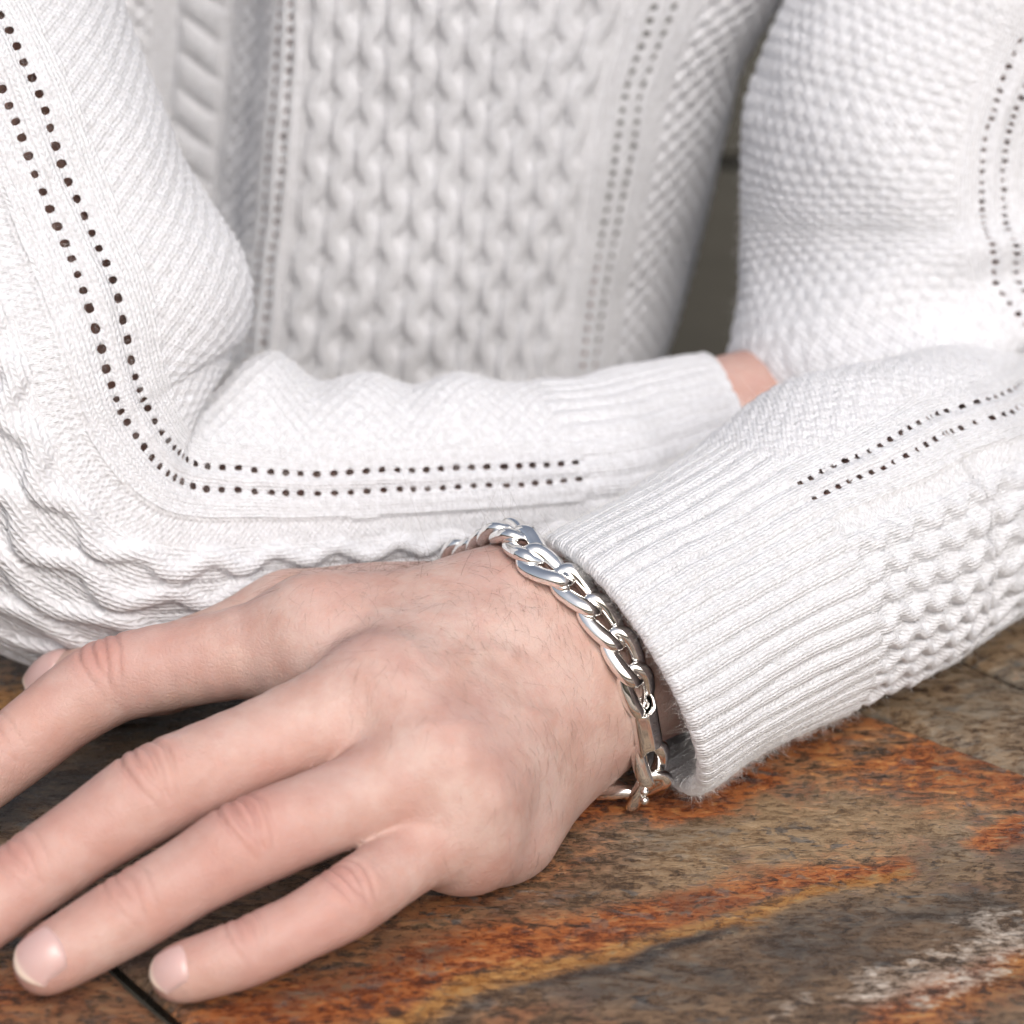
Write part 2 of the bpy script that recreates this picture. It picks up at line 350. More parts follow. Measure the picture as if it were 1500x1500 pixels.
# ------------------------------------------------------------------ the person: body (hands and forearms), sweater
person = empty('person', tuple(at(900, 985, 0)))
tag(person, 'person in a cream cable-knit sweater leaning with crossed forearms on the slate table', 'person')
PORG = np.array(person.location)

# ---- hand and wrist as a distance field of tapered bones and flesh
def cone_sdf(p, a, b, ra, rb):
    d = b-a; L2 = d@d; t = np.clip(((p-a)@d)/L2, 0, 1); return np.sqrt(((p-a-t[:, None]*d)**2).sum(1))-(ra+(rb-ra)*t)
def smin(a, b, k):
    h = np.clip(.5+.5*(b-a)/k, 0, 1); return b+(a-b)*h-k*h*(1-h)
WC = at(832, 964, .0305)                                  # wrist centre under the bracelet
AX = nrm(at(1130, 855, .036)-WC)                               # along the forearm, towards the elbow
EW = np.array([-.535, .315, .78]); EW = nrm(EW-AX*(EW@AX)) # across the wrist, towards the thumb
EN = nrm(np.cross(AX, EW))                               # out of the back of the hand
J = {
 'index':  [(482, 930, .043), (165, 998, .032), (8, 1110, .019), (-118, 1212, .009)],
 'middle': [(560, 1018, .041), (228, 1163, .030), (45, 1285, .017), (-88, 1388, .0085)],
 'ring':   [(640, 1122, .032), (366, 1237, .0245), (200, 1334, .0145), (68, 1410, .0082)],
 'little': [(688, 1190, .0205), (508, 1323, .0158), (365, 1395, .0106), (262, 1427, .0068)],
 'thumb':  [(640, 922, .030), (428, 914, .029), (235, 984, .020), (80, 1004, .0115)],
}
RAD = {'index': (.0110, .0094, .0088, .0083, .0078, .0064), 'middle': (.0112, .0095, .0090, .0083, .0078, .0066),
       'ring': (.0105, .0088, .0084, .0077, .0074, .0064), 'little': (.0088, .0073, .0069, .0063, .0061, .0055), 'thumb': (.0118, .0104, .0104, .0098, .0096, .0070)}
FING = {}
for nme, js in J.items():
    P = np.array([at(*j) for j in js]); r = RAD[nme]
    ts = np.linspace(0, 3, 25); C = .55*catmull(P, ts)+.45*np.column_stack([np.interp(ts, range(4), P[:, k]) for k in range(3)])
    # thick at the joints, a little slimmer between them
    R = np.interp(ts, [0, .55, 1, 1.5, 2, 3], [r[0], r[1]*.98, r[2], r[3]*.97, r[4], r[5]])
    FING[nme] = (C, R, P)
def finger_sdf(p, nme):
    C, R, _ = FING[nme]; d = np.full(len(p), 1.0)
    for k in range(len(C)-1): d = smin(d, cone_sdf(p, C[k], C[k+1], R[k], R[k+1]), .0012)
    return d
MC = {k: FING[k][2][0] for k in J}
off = {'index': .011, 'middle': .005, 'ring': -.004, 'little': -.011}
def palm_sdf(p):
    d = None
    for k in ('index', 'middle', 'ring', 'little'):
        c = cone_sdf(p, MC[k], WC+EW*off[k]-AX*.012+EN*.003, .0118 if k != 'little' else .0102, .0136); d = c if d is None else smin(d, c, .015)
    # flesh of the palm under the bones
    dn = np.array([0, 0, -1.])
    def toT(q, r, dz=.013): q = q.copy(); q[2] = max(q[2]-dz, r+.0002); return q
    for k, r in (('index', .011), ('middle', .012), ('ring', .012), ('little', .0085)):
        d = smin(d, cone_sdf(p, toT(MC[k], r, .008 if k == 'little' else .012), WC+EW*off[k]-AX*.018-EN*.008, r, .012), .008)
    d = smin(d, cone_sdf(p, toT(MC['little']+np.array([.008, .012, 0]), .0095), at(800, 1088, .0135), .0095, .0120), .010)     # heel, little-finger side
    th = FING['thumb'][2]
    d = smin(d, cone_sdf(p, th[0], th[1], .0122, .0115), .010)
    d = smin(d, cone_sdf(p, WC+EW*.009-AX*.014-EN*.004, th[0], .0145, .0122), .010)
    d = smin(d, cone_sdf(p, th[0]*.55+th[1]*.45, MC['index']*.9+FING['index'][2][1]*.1, .0105, .0105), .010)  # web to the thumb
    return d
def fore_sdf(p):
    d = cone_sdf(p, WC+EW*.0050-AX*.015, WC+EW*.0050+AX*.045, .0172, .0192)
    return smin(d, cone_sdf(p, WC-EW*.0062-AX*.012, WC-EW*.0055+AX*.045, .0172, .0185), .012)
def hand_sdf(p):
    b = smin(palm_sdf(p), fore_sdf(p), .014); out = None
    for k in ('index', 'middle', 'ring', 'little', 'thumb'):
        f = smin(b, finger_sdf(p, k), .0055); out = f if out is None else smin(out, f, .0012)
    return out
def chunked(fn, p, n=200000): return np.concatenate([fn(p[i:i+n]) for i in range(0, len(p), n)])
def surface_nets(fn, lo, hi, h):
    n = np.ceil((hi-lo)/h).astype(int)+1
    ax = [lo[k]+h*np.arange(n[k]) for k in range(3)]; G = np.stack(np.meshgrid(*ax, indexing='ij'), -1)
    # coarse pass skips empty space
    c = 3; Gc = G[1::c, 1::c, 1::c]; Dc = chunked(fn, Gc.reshape(-1, 3)).reshape(Gc.shape[:3])
    ii = [np.minimum(np.arange(n[k])//c, Gc.shape[k]-1) for k in range(3)]; D = Dc[np.ix_(*ii)].copy(); nb = np.abs(D) < h*c*2.6
    D[nb] = chunked(fn, G[nb])
    S = D < 0; acc = np.zeros((*(n-1), 3)); cnt = np.zeros(n-1)
    def sl_(a, o): return a[o[0]:n[0]-1+o[0], o[1]:n[1]-1+o[1], o[2]:n[2]-1+o[2]]
    cor = [(i, j, k) for i in (0, 1) for j in (0, 1) for k in (0, 1)]
    for a in cor:
        for b in cor:
            if sum(b)-sum(a) == 1 and all(y >= x for x, y in zip(a, b)):
                da, db = sl_(D, a), sl_(D, b); cr = (da < 0) != (db < 0); t = np.where(cr, da/(da-db+1e-12), 0)
                pt = np.array(a)+t[..., None]*(np.array(b)-np.array(a)); acc += np.where(cr[..., None], pt, 0); cnt += cr
    act = cnt > 0; idx = -np.ones(n-1, int); idx[act] = np.arange(act.sum())
    ijk = np.argwhere(act); V = lo+h*(ijk+acc[act]/cnt[act][:, None]); Fs = []
    for ax_ in range(3):
        u, v = (ax_+1) % 3, (ax_+2) % 3
        A = np.moveaxis(S, (ax_, u, v), (0, 1, 2)); I = np.moveaxis(idx, (ax_, u, v), (0, 1, 2))
        c = A[:-1, 1:-1, 1:-1] != A[1:, 1:-1, 1:-1]; q = np.argwhere(c); x, y, z = q[:, 0], q[:, 1]+1, q[:, 2]+1
        f = np.stack([I[x, y-1, z-1], I[x, y, z-1], I[x, y, z], I[x, y-1, z]], -1); fl = A[x, y, z]
        f[~fl] = f[~fl][:, ::-1]; Fs.append(f)
    Fs = np.vstack(Fs); Fs = Fs[(Fs >= 0).all(1)]
    return V, Fs
def vnormals(V, Fq):
    a = V[Fq[:, 2]]-V[Fq[:, 0]]; b = V[Fq[:, 3]]-V[Fq[:, 1]]; n = np.cross(a, b); N = np.zeros_like(V)
    for k in range(4): np.add.at(N, Fq[:, k], n)
    return nrm(N)
def subdiv(V, Fq):
    E = np.sort(np.stack([Fq, np.roll(Fq, -1, 1)], -1).reshape(-1, 2), 1); key = E[:, 0]*len(V)+E[:, 1]; uq, inv = np.unique(key, return_inverse=True)
    em = .5*(V[uq//len(V)]+V[uq % len(V)]); fm = V[Fq].mean(1); n0 = len(V); n1 = n0+len(em); e = inv.reshape(-1, 4)+n0; c = n1+np.arange(len(Fq))
    F2 = np.concatenate([np.stack([Fq[:, k], e[:, k], c, e[:, k-1]], -1) for k in range(4)])
    return np.vstack([V, em, fm]), F2
def project(fn, V, Fq, it=2):
    for _ in range(it):
        N = vnormals(V, Fq); V = V-N*chunked(fn, V)[:, None]*.9
    return V
allP = np.vstack([FING[k][0] for k in FING]+[WC+AX*.055, WC-EN*.02, WC+EW*.02])
lo = allP.min(0)-.022; hi = allP.max(0)+.022; lo[2] = -.004
HV, HF = surface_nets(hand_sdf, lo, hi, .00095)
HV = project(hand_sdf, HV, HF); HV, HF = subdiv(HV, HF); HV = project(hand_sdf, HV, HF, 1)
# light relaxation
def relax(V, Fq, k=.5):
    S = np.zeros_like(V); c = np.zeros(len(V))
    for a in range(4):
        for b in (1, 3): np.add.at(S, Fq[:, a], V[Fq[:, (a+b) % 4]]); np.add.at(c, Fq[:, a], 1)
    return V+(S/np.maximum(c, 1)[:, None]-V)*k
for _ in range(3): HV = relax(HV, HF)
for _ in range(8):                                      # settle the creases between the fingers
    D_ = relax(HV, HF, 1.0)-HV; wq = sstep(.00005, .00012, np.linalg.norm(D_, axis=1)); ws_ = np.zeros(len(HV)); wc = np.zeros(len(HV))
    for a_ in range(4): np.maximum.at(ws_, HF[:, a_], wq[HF].max(1))
    HV = HV+D_*(.5*ws_)[:, None]
HN = vnormals(HV, HF)
# ---- surface relief of the hand: knuckle folds, tendons, veins
disp = np.zeros(len(HV)); red = np.zeros(len(HV)); pale = np.zeros(len(HV))
CAMN = nrm(CAM-WC)
for k in ('index', 'middle', 'ring', 'little'):
    C, R, P = FING[k]; r = RAD[k]
    for jn, amp in ((1, 1.55 if k in ('middle', 'ring') else 1.1), (2, .8)):
        j = P[jn]; d = nrm(P[jn+1]-P[jn-1]); dors = np.array([0, -.25, 1.]); dors = nrm(dors-d*(dors@d)); lat = np.cross(d, dors)
        q = HV-j; x = q@d; y = q@lat; up = sstep(.15, .75, HN@dors); rr = r[2]
        near = np.exp(-(x/(rr*1.5))**2)*up*(np.linalg.norm(q, axis=1) < rr*3)
        disp += near*np.exp(-(y/(rr*.8))**2)*.0010*amp
        for sx, ww in ((-.55, .00055), (-.22, .0006), (.12, .0006), (.45, .00055)):
            xx = x-sx*rr-.5*np.sign(sx-.02)*(y**2)/rr*-.55+.0003*noise3(HV, 400)
            disp -= near*np.exp(-(xx/ww)**2)*.00060*amp*np.exp(-(y/(rr*.75))**2)
        red = np.maximum(red, .85*min(amp, 1)*np.exp(-(np.linalg.norm(q-dors*rr*.6, axis=1)/(rr*1.15))**2))
    j = P[0]; q = HV-j; dors = nrm(EN*.6+np.array([0, 0, .6])); dd = np.linalg.norm(q-dors*.011, axis=1)
    disp += .0004*np.exp(-(dd/.0095)**2); red = np.maximum(red, .30*np.exp(-(dd/.012)**2))
    tipd = np.linalg.norm(HV-P[3], axis=1); red = np.maximum(red, .55*np.exp(-(tipd/.016)**2))
    fd = np.linalg.norm(HV-(P[1]+P[2])/2, axis=1); red = np.maximum(red, .5*np.exp(-(fd/.034)**2))
    # tendon from knuckle towards the wrist
    a = P[0]; b = WC-AX*.005+EW*off[k]*.5; t = np.clip(((HV-a)@(b-a))/((b-a)@(b-a)), 0, 1); dl = HV-a-t[:, None]*(b-a); dl = np.linalg.norm(dl-(dl@EN)[:, None]*EN, axis=1)
    disp += .0007*np.exp(-(dl/.0036)**2)*sstep(0, .5, HN@EN)*sstep(1, .6, t)
def vein(pts, amp, wd):
    global disp
    Pw = np.array([at(x, y, z) for x, y, z in pts]); Pw = catmull(Pw, np.linspace(0, len(Pw)-1, 30)); dm = np.full(len(HV), 9.)
    view = nrm(HV-CAM)
    for a, b in zip(Pw, Pw[1:]):
        d = b-a; t = np.clip(((HV-a)@d)/(d@d), 0, 1); q = HV-a-t[:, None]*d; q = q-(q@EN)[:, None]*EN; dm = np.minimum(dm, np.linalg.norm(q, axis=1))
    disp += amp*np.exp(-(dm/wd)**2)*sstep(0, .4, HN@EN)
vein([(560, 960, .045), (620, 990, .045), (700, 960, .045), (790, 975, .045)], .0004, .0020)
vein([(600, 1075, .04), (680, 1070, .04), (760, 1040, .04), (850, 1060, .035)], .0005, .0020)
disp += .00016*fbm(HV, 120, 3)+.00035*fbm(HV, 40, 2)*sstep(.0, .6, HN@EN)
HV = HV+HN*disp[:, None]
pale = .35*sstep(.1, .6, fbm(HV+4, 45, 3))*(1-red)
red = np.clip(red+.34*fbm(HV+8, 75, 4)+.05, 0, 1)
HV[:, 2] = np.maximum(HV[:, 2], .0006)       # resting flesh flattens against the stone

# ------------------------------------------------------------------ knitted fabric: height fields in centimetres (a across, s along the knitting)
def k_cables(a, s, w=.72, P=1.62, g=.32, pw=2.2, amp=.178, slit=.28, ex=3.2):
    i = np.floor(a/w); x = a-i*w; ev = 1-2*np.mod(i, 2); c = np.cos(2*np.pi*s/P)
    gl = g*w*(.5+.5*ev*c)**pw; gr = g*w*(.5-.5*ev*c)**pw; wd = w-gl-gr     # the opening at the left and right joint of this strand
    t = np.minimum(np.abs((x-gl-wd/2)/(wd/2)), 1); h = np.maximum(0, 1-t**ex)**.55
    d = np.minimum(x, w-x); dots = .65+.35*np.cos(2*np.pi*s/.125)
    return amp*h-.07-slit*np.exp(-(d/.036)**2)*dots
def k_ribs(a, p): return .035*np.abs(np.cos(np.pi*a/p))**.7
def k_rib11(a, p=.47): x = np.abs(np.mod(a/p+.5, 1)-.5)*2; return .16*(np.maximum(0, 1-(x/1.03)**2.2))**.62-.06
def k_moss(a, s, w=.34, l=.30):
    return .075*np.sin(np.pi*a/w)*np.sin(np.pi*s/l)
def k_brick(a, s, w=.46, l=.34):
    r = np.floor(s/l); x = np.mod(a/w+.5*np.mod(r, 2), 1)-.5; y = np.mod(s/l, 1)-.5
    return .12*np.sqrt(np.maximum(0, 1-(np.abs(x)/.52)**2.5))*np.sqrt(np.maximum(0, 1-(np.abs(y)/.54)**2.5))-.05
def k_purl(a, s): return -.085+.022*np.sin(2*np.pi*s/.20+2.2*np.abs(np.mod(a/.36, 1)-.5)*2)
def k_rope(a, s, w=.75, P=1.05):
    x = np.clip(a/w, -1, 1); ph = np.mod(s/P+.42*x, 1)-.5; return .34*np.sqrt(1-x*x)**.8*(np.sqrt(np.maximum(0, 1-(ph/.52)**2))*.75+.25)-.08
LAST = {}
def eyelets(a, s, cols, pitch=.37, ra=.088, rs=.090):
    hole = np.full(a.shape, 9.); oa = np.zeros_like(a); os_ = np.mod(s, pitch)-pitch/2
    for c in cols:
        q = np.hypot((a-c)/ra, os_/rs); m = q < hole; hole = np.where(m, q, hole); oa = np.where(m, a-c, oa)
    LAST['o'] = (oa, os_); return hole
def band(a, s, e1, e2, lo, hi):
    """stocking-stitch band with two columns of eyelets between lo and hi"""
    h = k_ribs(a, .31)+.03*np.exp(-((a-(e1+e2)/2)/.12)**2)
    hole = eyelets(a, s, (e1, e2)); h = h-.10*np.exp(-(np.minimum(np.abs(a-e1), np.abs(a-e2))/.10)**2)*(.5+.5*np.exp(-(hole/1.3)**2))
    return h, hole
def sleeve_pattern(a, s):
    """a = 0 on the middle of the eyelet band, positive towards the cables on the outside of the arm"""
    h, hole = band(a, s, -.28, .28, -.9, .95)
    st = np.ones_like(a)
    m = a < -.95; h = np.where(m, k_brick(a+.95, s), h); st = np.where(m, .25, st)
    m = a > 1.0; h = np.where(m, k_purl(a, s), h); st = np.where(m, .1, st)
    m = a > 1.55; h = np.where(m, k_cables(a-1.55, s, P=1.36, g=.42, pw=1.2, amp=.24, slit=.10), h); st = np.where(m, 1, st)
    m = a > 1.55+.72*8; h = np.where(m, k_purl(a, s), h); st = np.where(m, .1, st)
    hole = np.where(np.abs(a) > 1, 9., hole)
    return h, hole, st
def sleeve_pattern_near(a, s):
    s = s*1.25; h, hole, st = sleeve_pattern(a, s); m = (a > 1.55) & (a < 1.55+.72*8); hole = np.where(hole < 8, hole*1.1, hole)
    return np.where(m, k_cables(a-1.55, s, P=.92, g=.42, pw=1.5, amp=.19, slit=.12), h), hole, st
def sleeve_pattern_fine(a, s):
    h, hole, st = sleeve_pattern(a, s); m = a < -.95
    return np.where(m, .55*k_moss(a, s, .30, .22), h), hole, st
def cuff_pattern(a, s): return k_rib11(a), np.full(a.shape, 9.), np.ones_like(a)
def torso_pattern(a, s):
    h = k_cables(a+.36*11, s); st = np.ones_like(a); hole = np.full(a.shape, 9.)
    for sg, e1, e2, lo, hi, pl in ((1, 4.88, 5.34, 4.3, 6.0, 3.96), (-1, 4.5, 4.98, 4.2, 5.5, 3.96)):
        b = a*sg
        m = b > pl; h = np.where(m, k_purl(b, s), h); st = np.where(m, .1, st)
        hb, ho = band(b, s, e1, e2, lo, hi); m = (b > lo); h = np.where(m, hb, h); hole = np.where(m & (b < hi), ho, hole); st = np.where(m, 1, st)
        m = b > hi; h = np.where(m, k_moss(b, s), h); st = np.where(m, .3, st)
    m = a < -8.6; h = np.where(m, k_purl(a, s), h); st = np.where(m, .1, st)
    m = a < -9.0; h = np.where(m, k_rope(a+9.8, s), h); st = np.where(m, 1, st)
    m = a < -10.6; h = np.where(m, k_purl(a, s), h); st = np.where(m, .1, st)
    m = a < -11.4; h = np.where(m, k_moss(a, s), h); st = np.where(m, .3, st)
    return h, hole, st
STU, STV = .17, .125                                     # stitch width and height in cm
def frames(C, ref):
    Tn = nrm(np.gradient(C, axis=0)); N = np.zeros_like(C); n = ref-Tn[0]*(ref@Tn[0]); N[0] = nrm(n)
    for i in range(1, len(C)):
        n = N[i-1]-Tn[i]*(N[i-1]@Tn[i]); N[i] = nrm(n)
    return Tn, N, np.cross(Tn, N)
def adaptive(lo, hi, fine, coarse, vis):
    out = [lo]; 
    while out[-1] < hi: out.append(out[-1]+(fine if vis(out[-1]) else coarse))
    out[-1] = hi; return np.array(out)
def finish(name, V, n, m, wrap, hole, st, a, s, parent, mat=None):
    Fq = gridfaces(n, m, wrap)
    keep = (hole[Fq].mean(1) > .985); Fq = Fq[keep]
    return mesh(name, V-PORG, Fq, mat or WOOL, parent, attrs={'stitch': st}, uv=np.column_stack([a/STU, s/STV]))
SSC = 1.0; HSC = 1.0
def knit_tube(name, path, ref, sign, s0, s1, pattern, fine_s, fine_a, parent, roffs=0.0, extra=None, lip=False, rref=None, slip=0.0, tilt=None, seam=None, ribedge=.6, twist=None):
    """a stretch of sleeve swept along the arm, s0..s1 metres from the cuff edge"""
    P = np.array([p[:3] for p in path]); Rr = np.array([p[3] for p in path])[:, None]
    Cd, Rd, sd_, _ = resample(P, Rr, 900)
    Td, Nd, Bd = frames(Cd, ref)
    def pick(q, A): return np.column_stack([np.interp(q, sd_, A[:, k]) for k in range(A.shape[1])])
    inframe = lambda q: (lambda c: (lambda v: abs((v@RT)/(v@FW)*FPX) < 1150 and abs((v@UP)/(v@FW)*FPX) < 1150)(c-CAM))(pick(np.array([q]), Cd)[0])
    s = adaptive(s0, min(s1, sd_[-1]), fine_s, fine_s*4, inframe)
    C = pick(s, Cd); R = pick(s, Rd)[:, 0]+roffs; T = nrm(pick(s, Td)); N = nrm(pick(s, Nd)); B = np.cross(T, N)*sign
    if tilt is not None:                                 # the opening is cut obliquely and straightens out along the arm
        k = (1-sstep(0, .09, s))[:, None]; T = nrm(T*(1-k)+tilt*k); N = nrm(N-T*(N*T).sum(1)[:, None]); B = np.cross(T, N)*sign
    rr = rref or R.mean()
    # angle samples, fine only where some part of the strip can face the camera
    def face(f):
        d = N*math.cos(f)+B*math.sin(f); return ((d*nrm(CAM-C)).sum(1)).max() > -.12
    ph = [-math.pi]
    while ph[-1] < math.pi: ph.append(ph[-1]+(fine_a*(.62 if (abs(ph[-1]*rr) < .0045 and not lip) else 1) if face(ph[-1]) else fine_a*(1.6 if lip else 5))/rr)
    ph = np.array(ph)[:-1]
    S, Ph = np.meshgrid(s, ph, indexing='ij'); n, m = S.shape
    rad = N[:, None]*np.cos(Ph)[..., None]+B[:, None]*np.sin(Ph)[..., None]
    base = C[:, None]+rad*R[:, None, None]
    a = (Ph-(twist(S) if twist else 0))*rr*100; sc_ = (S-slip)*100
    wa = a+.05*noise3(base, 55)+.05*noise3(base+3, 140); ws = sc_+.06*noise3(base+5, 60)+.05*noise3(base+9, 140)
    h, hole, st = pattern(wa, ws); hole = np.where(hole < 3, hole*(1.02+.16*noise3(base+2, 310)+.12*noise3(base+4, 900)), hole)
    if seam is not None:
        k = sstep(0, .4, (S-s0)*100)
        h = h*k+(1-k)*k_rib11(wa*seam/rr)
    elif lip: h = h*(ribedge+(1-ribedge)*sstep(0, .6, S*100))
    h = h*.01*(1+.22*noise3(base+1, 60))
    d = h+.0018*noise3(base, 28)+.0006*noise3(base, 90)
    if extra is not None: d = d+extra(S, Ph, base)*sstep(0, .025, S-s0)
    V = base+rad*d[..., None]
    if 'o' in LAST and not lip:                          # round the rim of every eyelet
        oa, os_ = LAST.pop('o'); rim = (hole > .55) & (hole < 1.25); f = np.where(rim, 1/np.maximum(hole, .3)-1, 0)
        tan_ = -N[:, None]*np.sin(Ph)[..., None]+B[:, None]*np.cos(Ph)[..., None]
        V = V+tan_*(.01*oa*f*HSC*R[:, None]/rr)[..., None]+T[:, None]*(.01*os_*f*HSC/SSC)[..., None]; hole = np.where(rim, 1.0, hole)
    if lip:                                              # turned edge: the fabric has thickness and an inside
        k = 14; edge = []
        th = .0026
        for q in range(k+1):
            t = q/k*math.pi; edge.append((-math.sin(t)*th*.9, -(1-math.cos(t))*th*.5*1.6))
        edge = edge[::-1]
        inner = [(.03*(1-q/10), -.0040) for q in range(10)]
        rows = []
        for ds, dr in inner+edge[:-1]:
            q = int(np.searchsorted(s, max(ds, 0))) if ds > 0 else 0; q = min(q, len(s)-1)
            rows.append(C[q]+rad[q]*(R[q]+dr+np.where(dr < -.003, .8, 1)*d[0])[:, None]+(T[0]*ds if ds <= 0 else 0))
        E = np.array(rows); ne = len(rows)
        V = np.concatenate([E, V]); hole = np.concatenate([np.full((ne, m), 9.), hole]); st = np.concatenate([np.ones((ne, m)), st])
        a = np.concatenate([np.repeat(a[:1], ne, 0), a]); sl2 = np.array([ds*100 for ds, _ in inner+edge[:-1]])[:, None]+sc_[:1]; sc_ = np.concatenate([sl2+0*a[:1], sc_]); n += ne
    V = V.reshape(-1, 3)
    zf = .0010+.0008*np.clip(noise3(V, 120), -1, 1); V[:, 2] = np.where(V[:, 2] < zf+.004, zf+.004*np.exp((V[:, 2]-zf-.004)/.004), V[:, 2])
    fc = finish(name, V, n, m, True, hole.ravel(), st.ravel(), a.ravel(), sc_.ravel(), parent)
    return fc, V, n, m

# ---- torso of the sweater
XC = atY(662, 100, .215)[0]
ctl = np.array([(7.0, 13), (8.3, 8), (8.45, 4.5), (7.8, 2.2), (6.4, .9), (4.2, .25), (1.5, 0), (-1.5, 0), (-3.6, .15), (-4.75, .55), (-5.35, 1.7), (-5.75, 3.4), (-7.2, 4.6), (-10, 4.8), (-14, 5.0), (-19, 7), (-21, 13)])
cs = catmull(ctl, np.linspace(0, len(ctl)-1, 3000)); La = np.concatenate([[0], np.cumsum(np.linalg.norm(np.diff(cs, axis=0), axis=1))])
a0 = np.interp(0, -cs[:, 0][(cs[:, 1] < 2.0)], La[(cs[:, 1] < 2.0)]); arc = a0-La                       # arc length, 0 on the middle of the front panel, positive to the right
av = adaptive(-17.0, 13.5, .048, .4, lambda x: -13 < x < 9.5); zv = adaptive(-.06, .22, .00075, .003, lambda z: .02 < z < .165)
Z, Aa = np.meshgrid(zv, av, indexing='ij'); n, m = Z.shape
X = np.interp(-Aa, -arc, cs[:, 0]); Y = np.interp(-Aa, -arc, cs[:, 1])
dX = np.gradient(X, axis=1); dY = np.gradient(Y, axis=1); nx, ny = dY, -dX; ln = np.hypot(nx, ny); nx /= ln; ny /= ln
q = np.clip((.125-Z)/.085, -.8, 1.6)
Xs = np.where(X > 0, X*(1-.14*np.maximum(q, 0)**1.3+.20*sstep(.100, .150, Z)), X*(1+.16*np.maximum(q, 0)**1.5))-.25*q
Yb = .215+.01*Y-.10*(Z-.1)+.010*np.maximum(q, 0)**2*0
base = np.stack([XC+.01*Xs, Yb, Z], -1)
wa = Aa+.05*noise3(base, 55)+.04*noise3(base+3, 140); ws = Z*100+.05*noise3(base+5, 60)+.04*noise3(base+9, 140)
h, hole, st = torso_pattern(wa, ws)
d = h*.01*(1+.2*noise3(base+1, 60))+.0022*noise3(base, 22)+.0005*noise3(base, 90)
V = base+np.stack([nx, ny, np.zeros_like(nx)], -1)*d[..., None]
sweater = finish('sweater', V.reshape(-1, 3), n, m, False, hole.ravel(), st.ravel(), Aa.ravel(), (Z*100).ravel(), person)
tag(sweater, 'cream cable-knit wool sweater with eyelet columns and ribbed cuffs')

# ---- sleeves
def pth(*rows): return [(*(at(x, y, h) if kind == 'z' else atY(x, y, h)), r) for x, y, kind, h, r in rows]
NEAR = pth((914, 979, 'z', .0305, .0325), (1015, 917, 'z', .0325, .0328), (1130, 852, 'z', .0352, .0340), (1262, 772, 'z', .0385, .0370), (1362, 728, 'z', .0378, .0345), (1426, 672, 'Y', .147, .0355),
           (1382, 590, 'Y', .158, .0425), (1340, 490, 'Y', .164, .0450), (1338, 330, 'Y', .175, .0440), (1350, 150, 'Y', .18, .043), (1432, -40, 'Y', .186, .043), (1550, -300, 'Y', .20, .045), (1640, -520, 'Y', .21, .047))
FAR = pth((1068, 648, 'z', .034, .0250), (955, 686, 'z', .034, .0265), (835, 720, 'z', .034, .0278), (560, 740, 'z', .0355, .0300), (370, 745, 'z', .0375, .0330), (215, 728, 'z', .042, .0370), (118, 630, 'Y', .080, .0415),
          (62, 480, 'Y', .086, .0440), (-18, 280, 'Y', .096, .0450), (-125, 20, 'Y', .112, .0460), (-220, -230, 'Y', .13, .047), (-300, -480, 'Y', .15, .048))
def bumpfold(S, s_c, wd, amp): return amp*np.exp(-((S-s_c)/wd)**2)
def path_s(path, px, py, after=0.0):
    """arc length at which the path passes closest to a pixel"""
    C, _, sd_, _ = resample(np.array([p[:3] for p in path]), np.array([p[3] for p in path])[:, None], 900)
    v = C-CAM; x = 750+FPX*(v@RT)/(v@FW); y = 750-FPX*(v@UP)/(v@FW); q = np.hypot(x-px, y-py)+(sd_ < after)*9e3; return sd_[q.argmin()]
NREF = nrm(np.array([.30, -.35, .88])); FREF = nrm(np.array([.10, -.88, .46]))
TILT = nrm(np.array([.82, .447, .36])); TILTF = -nrm(np.array([.94, .213, .26]))
s_up = path_s(NEAR, 1380, 525); s_el = path_s(FAR, 215, 728); s_ua = path_s(FAR, 62, 480)
def near_fold(S, Ph, b):
    d = .0040*np.exp(-((S-s_up-.002)/.010)**2)-.0022*np.exp(-((S-s_up-.012-.016*np.sin(Ph+.9))/.006)**2)+.0034*np.exp(-((S-s_up-.024-.020*np.sin(Ph+.9))/.010)**2)
    return d+.0022*noise3(b, 38)*sstep(s_up-.10, s_up, S)
def far_fold(S, Ph, b):
    inner = sstep(-.2, .8, -np.sin(Ph+.2)); d = 0*S
    for k, am in ((-.016, .0022), (-.033, .0058), (-.058, .0022), (-.082, .0030)):
        x = S-(s_el+k)-.010*np.cos(Ph); d = d+inner*am*(np.exp(-(x/.0095)**2)-.7*np.exp(-((x-.013)/.0055)**2))*(1+.5*noise3(b, 45))
    d = d+inner*(.006*np.exp(-((S-s_ua+.004)/.016)**2))
    outer = sstep(-.1, .9, np.sin(Ph+.2)); d = d+.013*outer*np.exp(-((S-s_el-.022)/.035)**2)
    return d+.0015*noise3(b, 40)
CUFN, CUFF_F = path_s(NEAR, 1125, 855), path_s(FAR, 815, 722)
cuff1, CV, cn, cm = knit_tube('cuff', NEAR, NREF, 1, 0.0, CUFN, cuff_pattern, .0005, .00045, sweater, lip=True, tilt=TILT, rref=.0333)
tag(cuff1, 'ribbed cream cuff round the wrist with the chain bracelet')
SSC = 1.25
sl1, SV, sn, sm = knit_tube('sleeve', NEAR, NREF, 1, CUFN-.0003, .60, sleeve_pattern_near, .00058, .00065, sweater, slip=CUFN, rref=.039, tilt=TILT, seam=.0333, extra=near_fold, twist=lambda S: .10*sstep(CUFN, CUFN+.03, S)*(1-sstep(.09, .20, S))-.60*sstep(s_up-.05, s_up+.04, S))
SSC = 1.0
cuff2, DV, _, _ = knit_tube('cuff', FAR, FREF, -1, 0.0, CUFF_F, cuff_pattern, .0007, .0006, sweater, lip=True, rref=.0266, ribedge=.35, tilt=TILTF)
tag(cuff2, 'ribbed cream cuff tucked behind the near forearm')
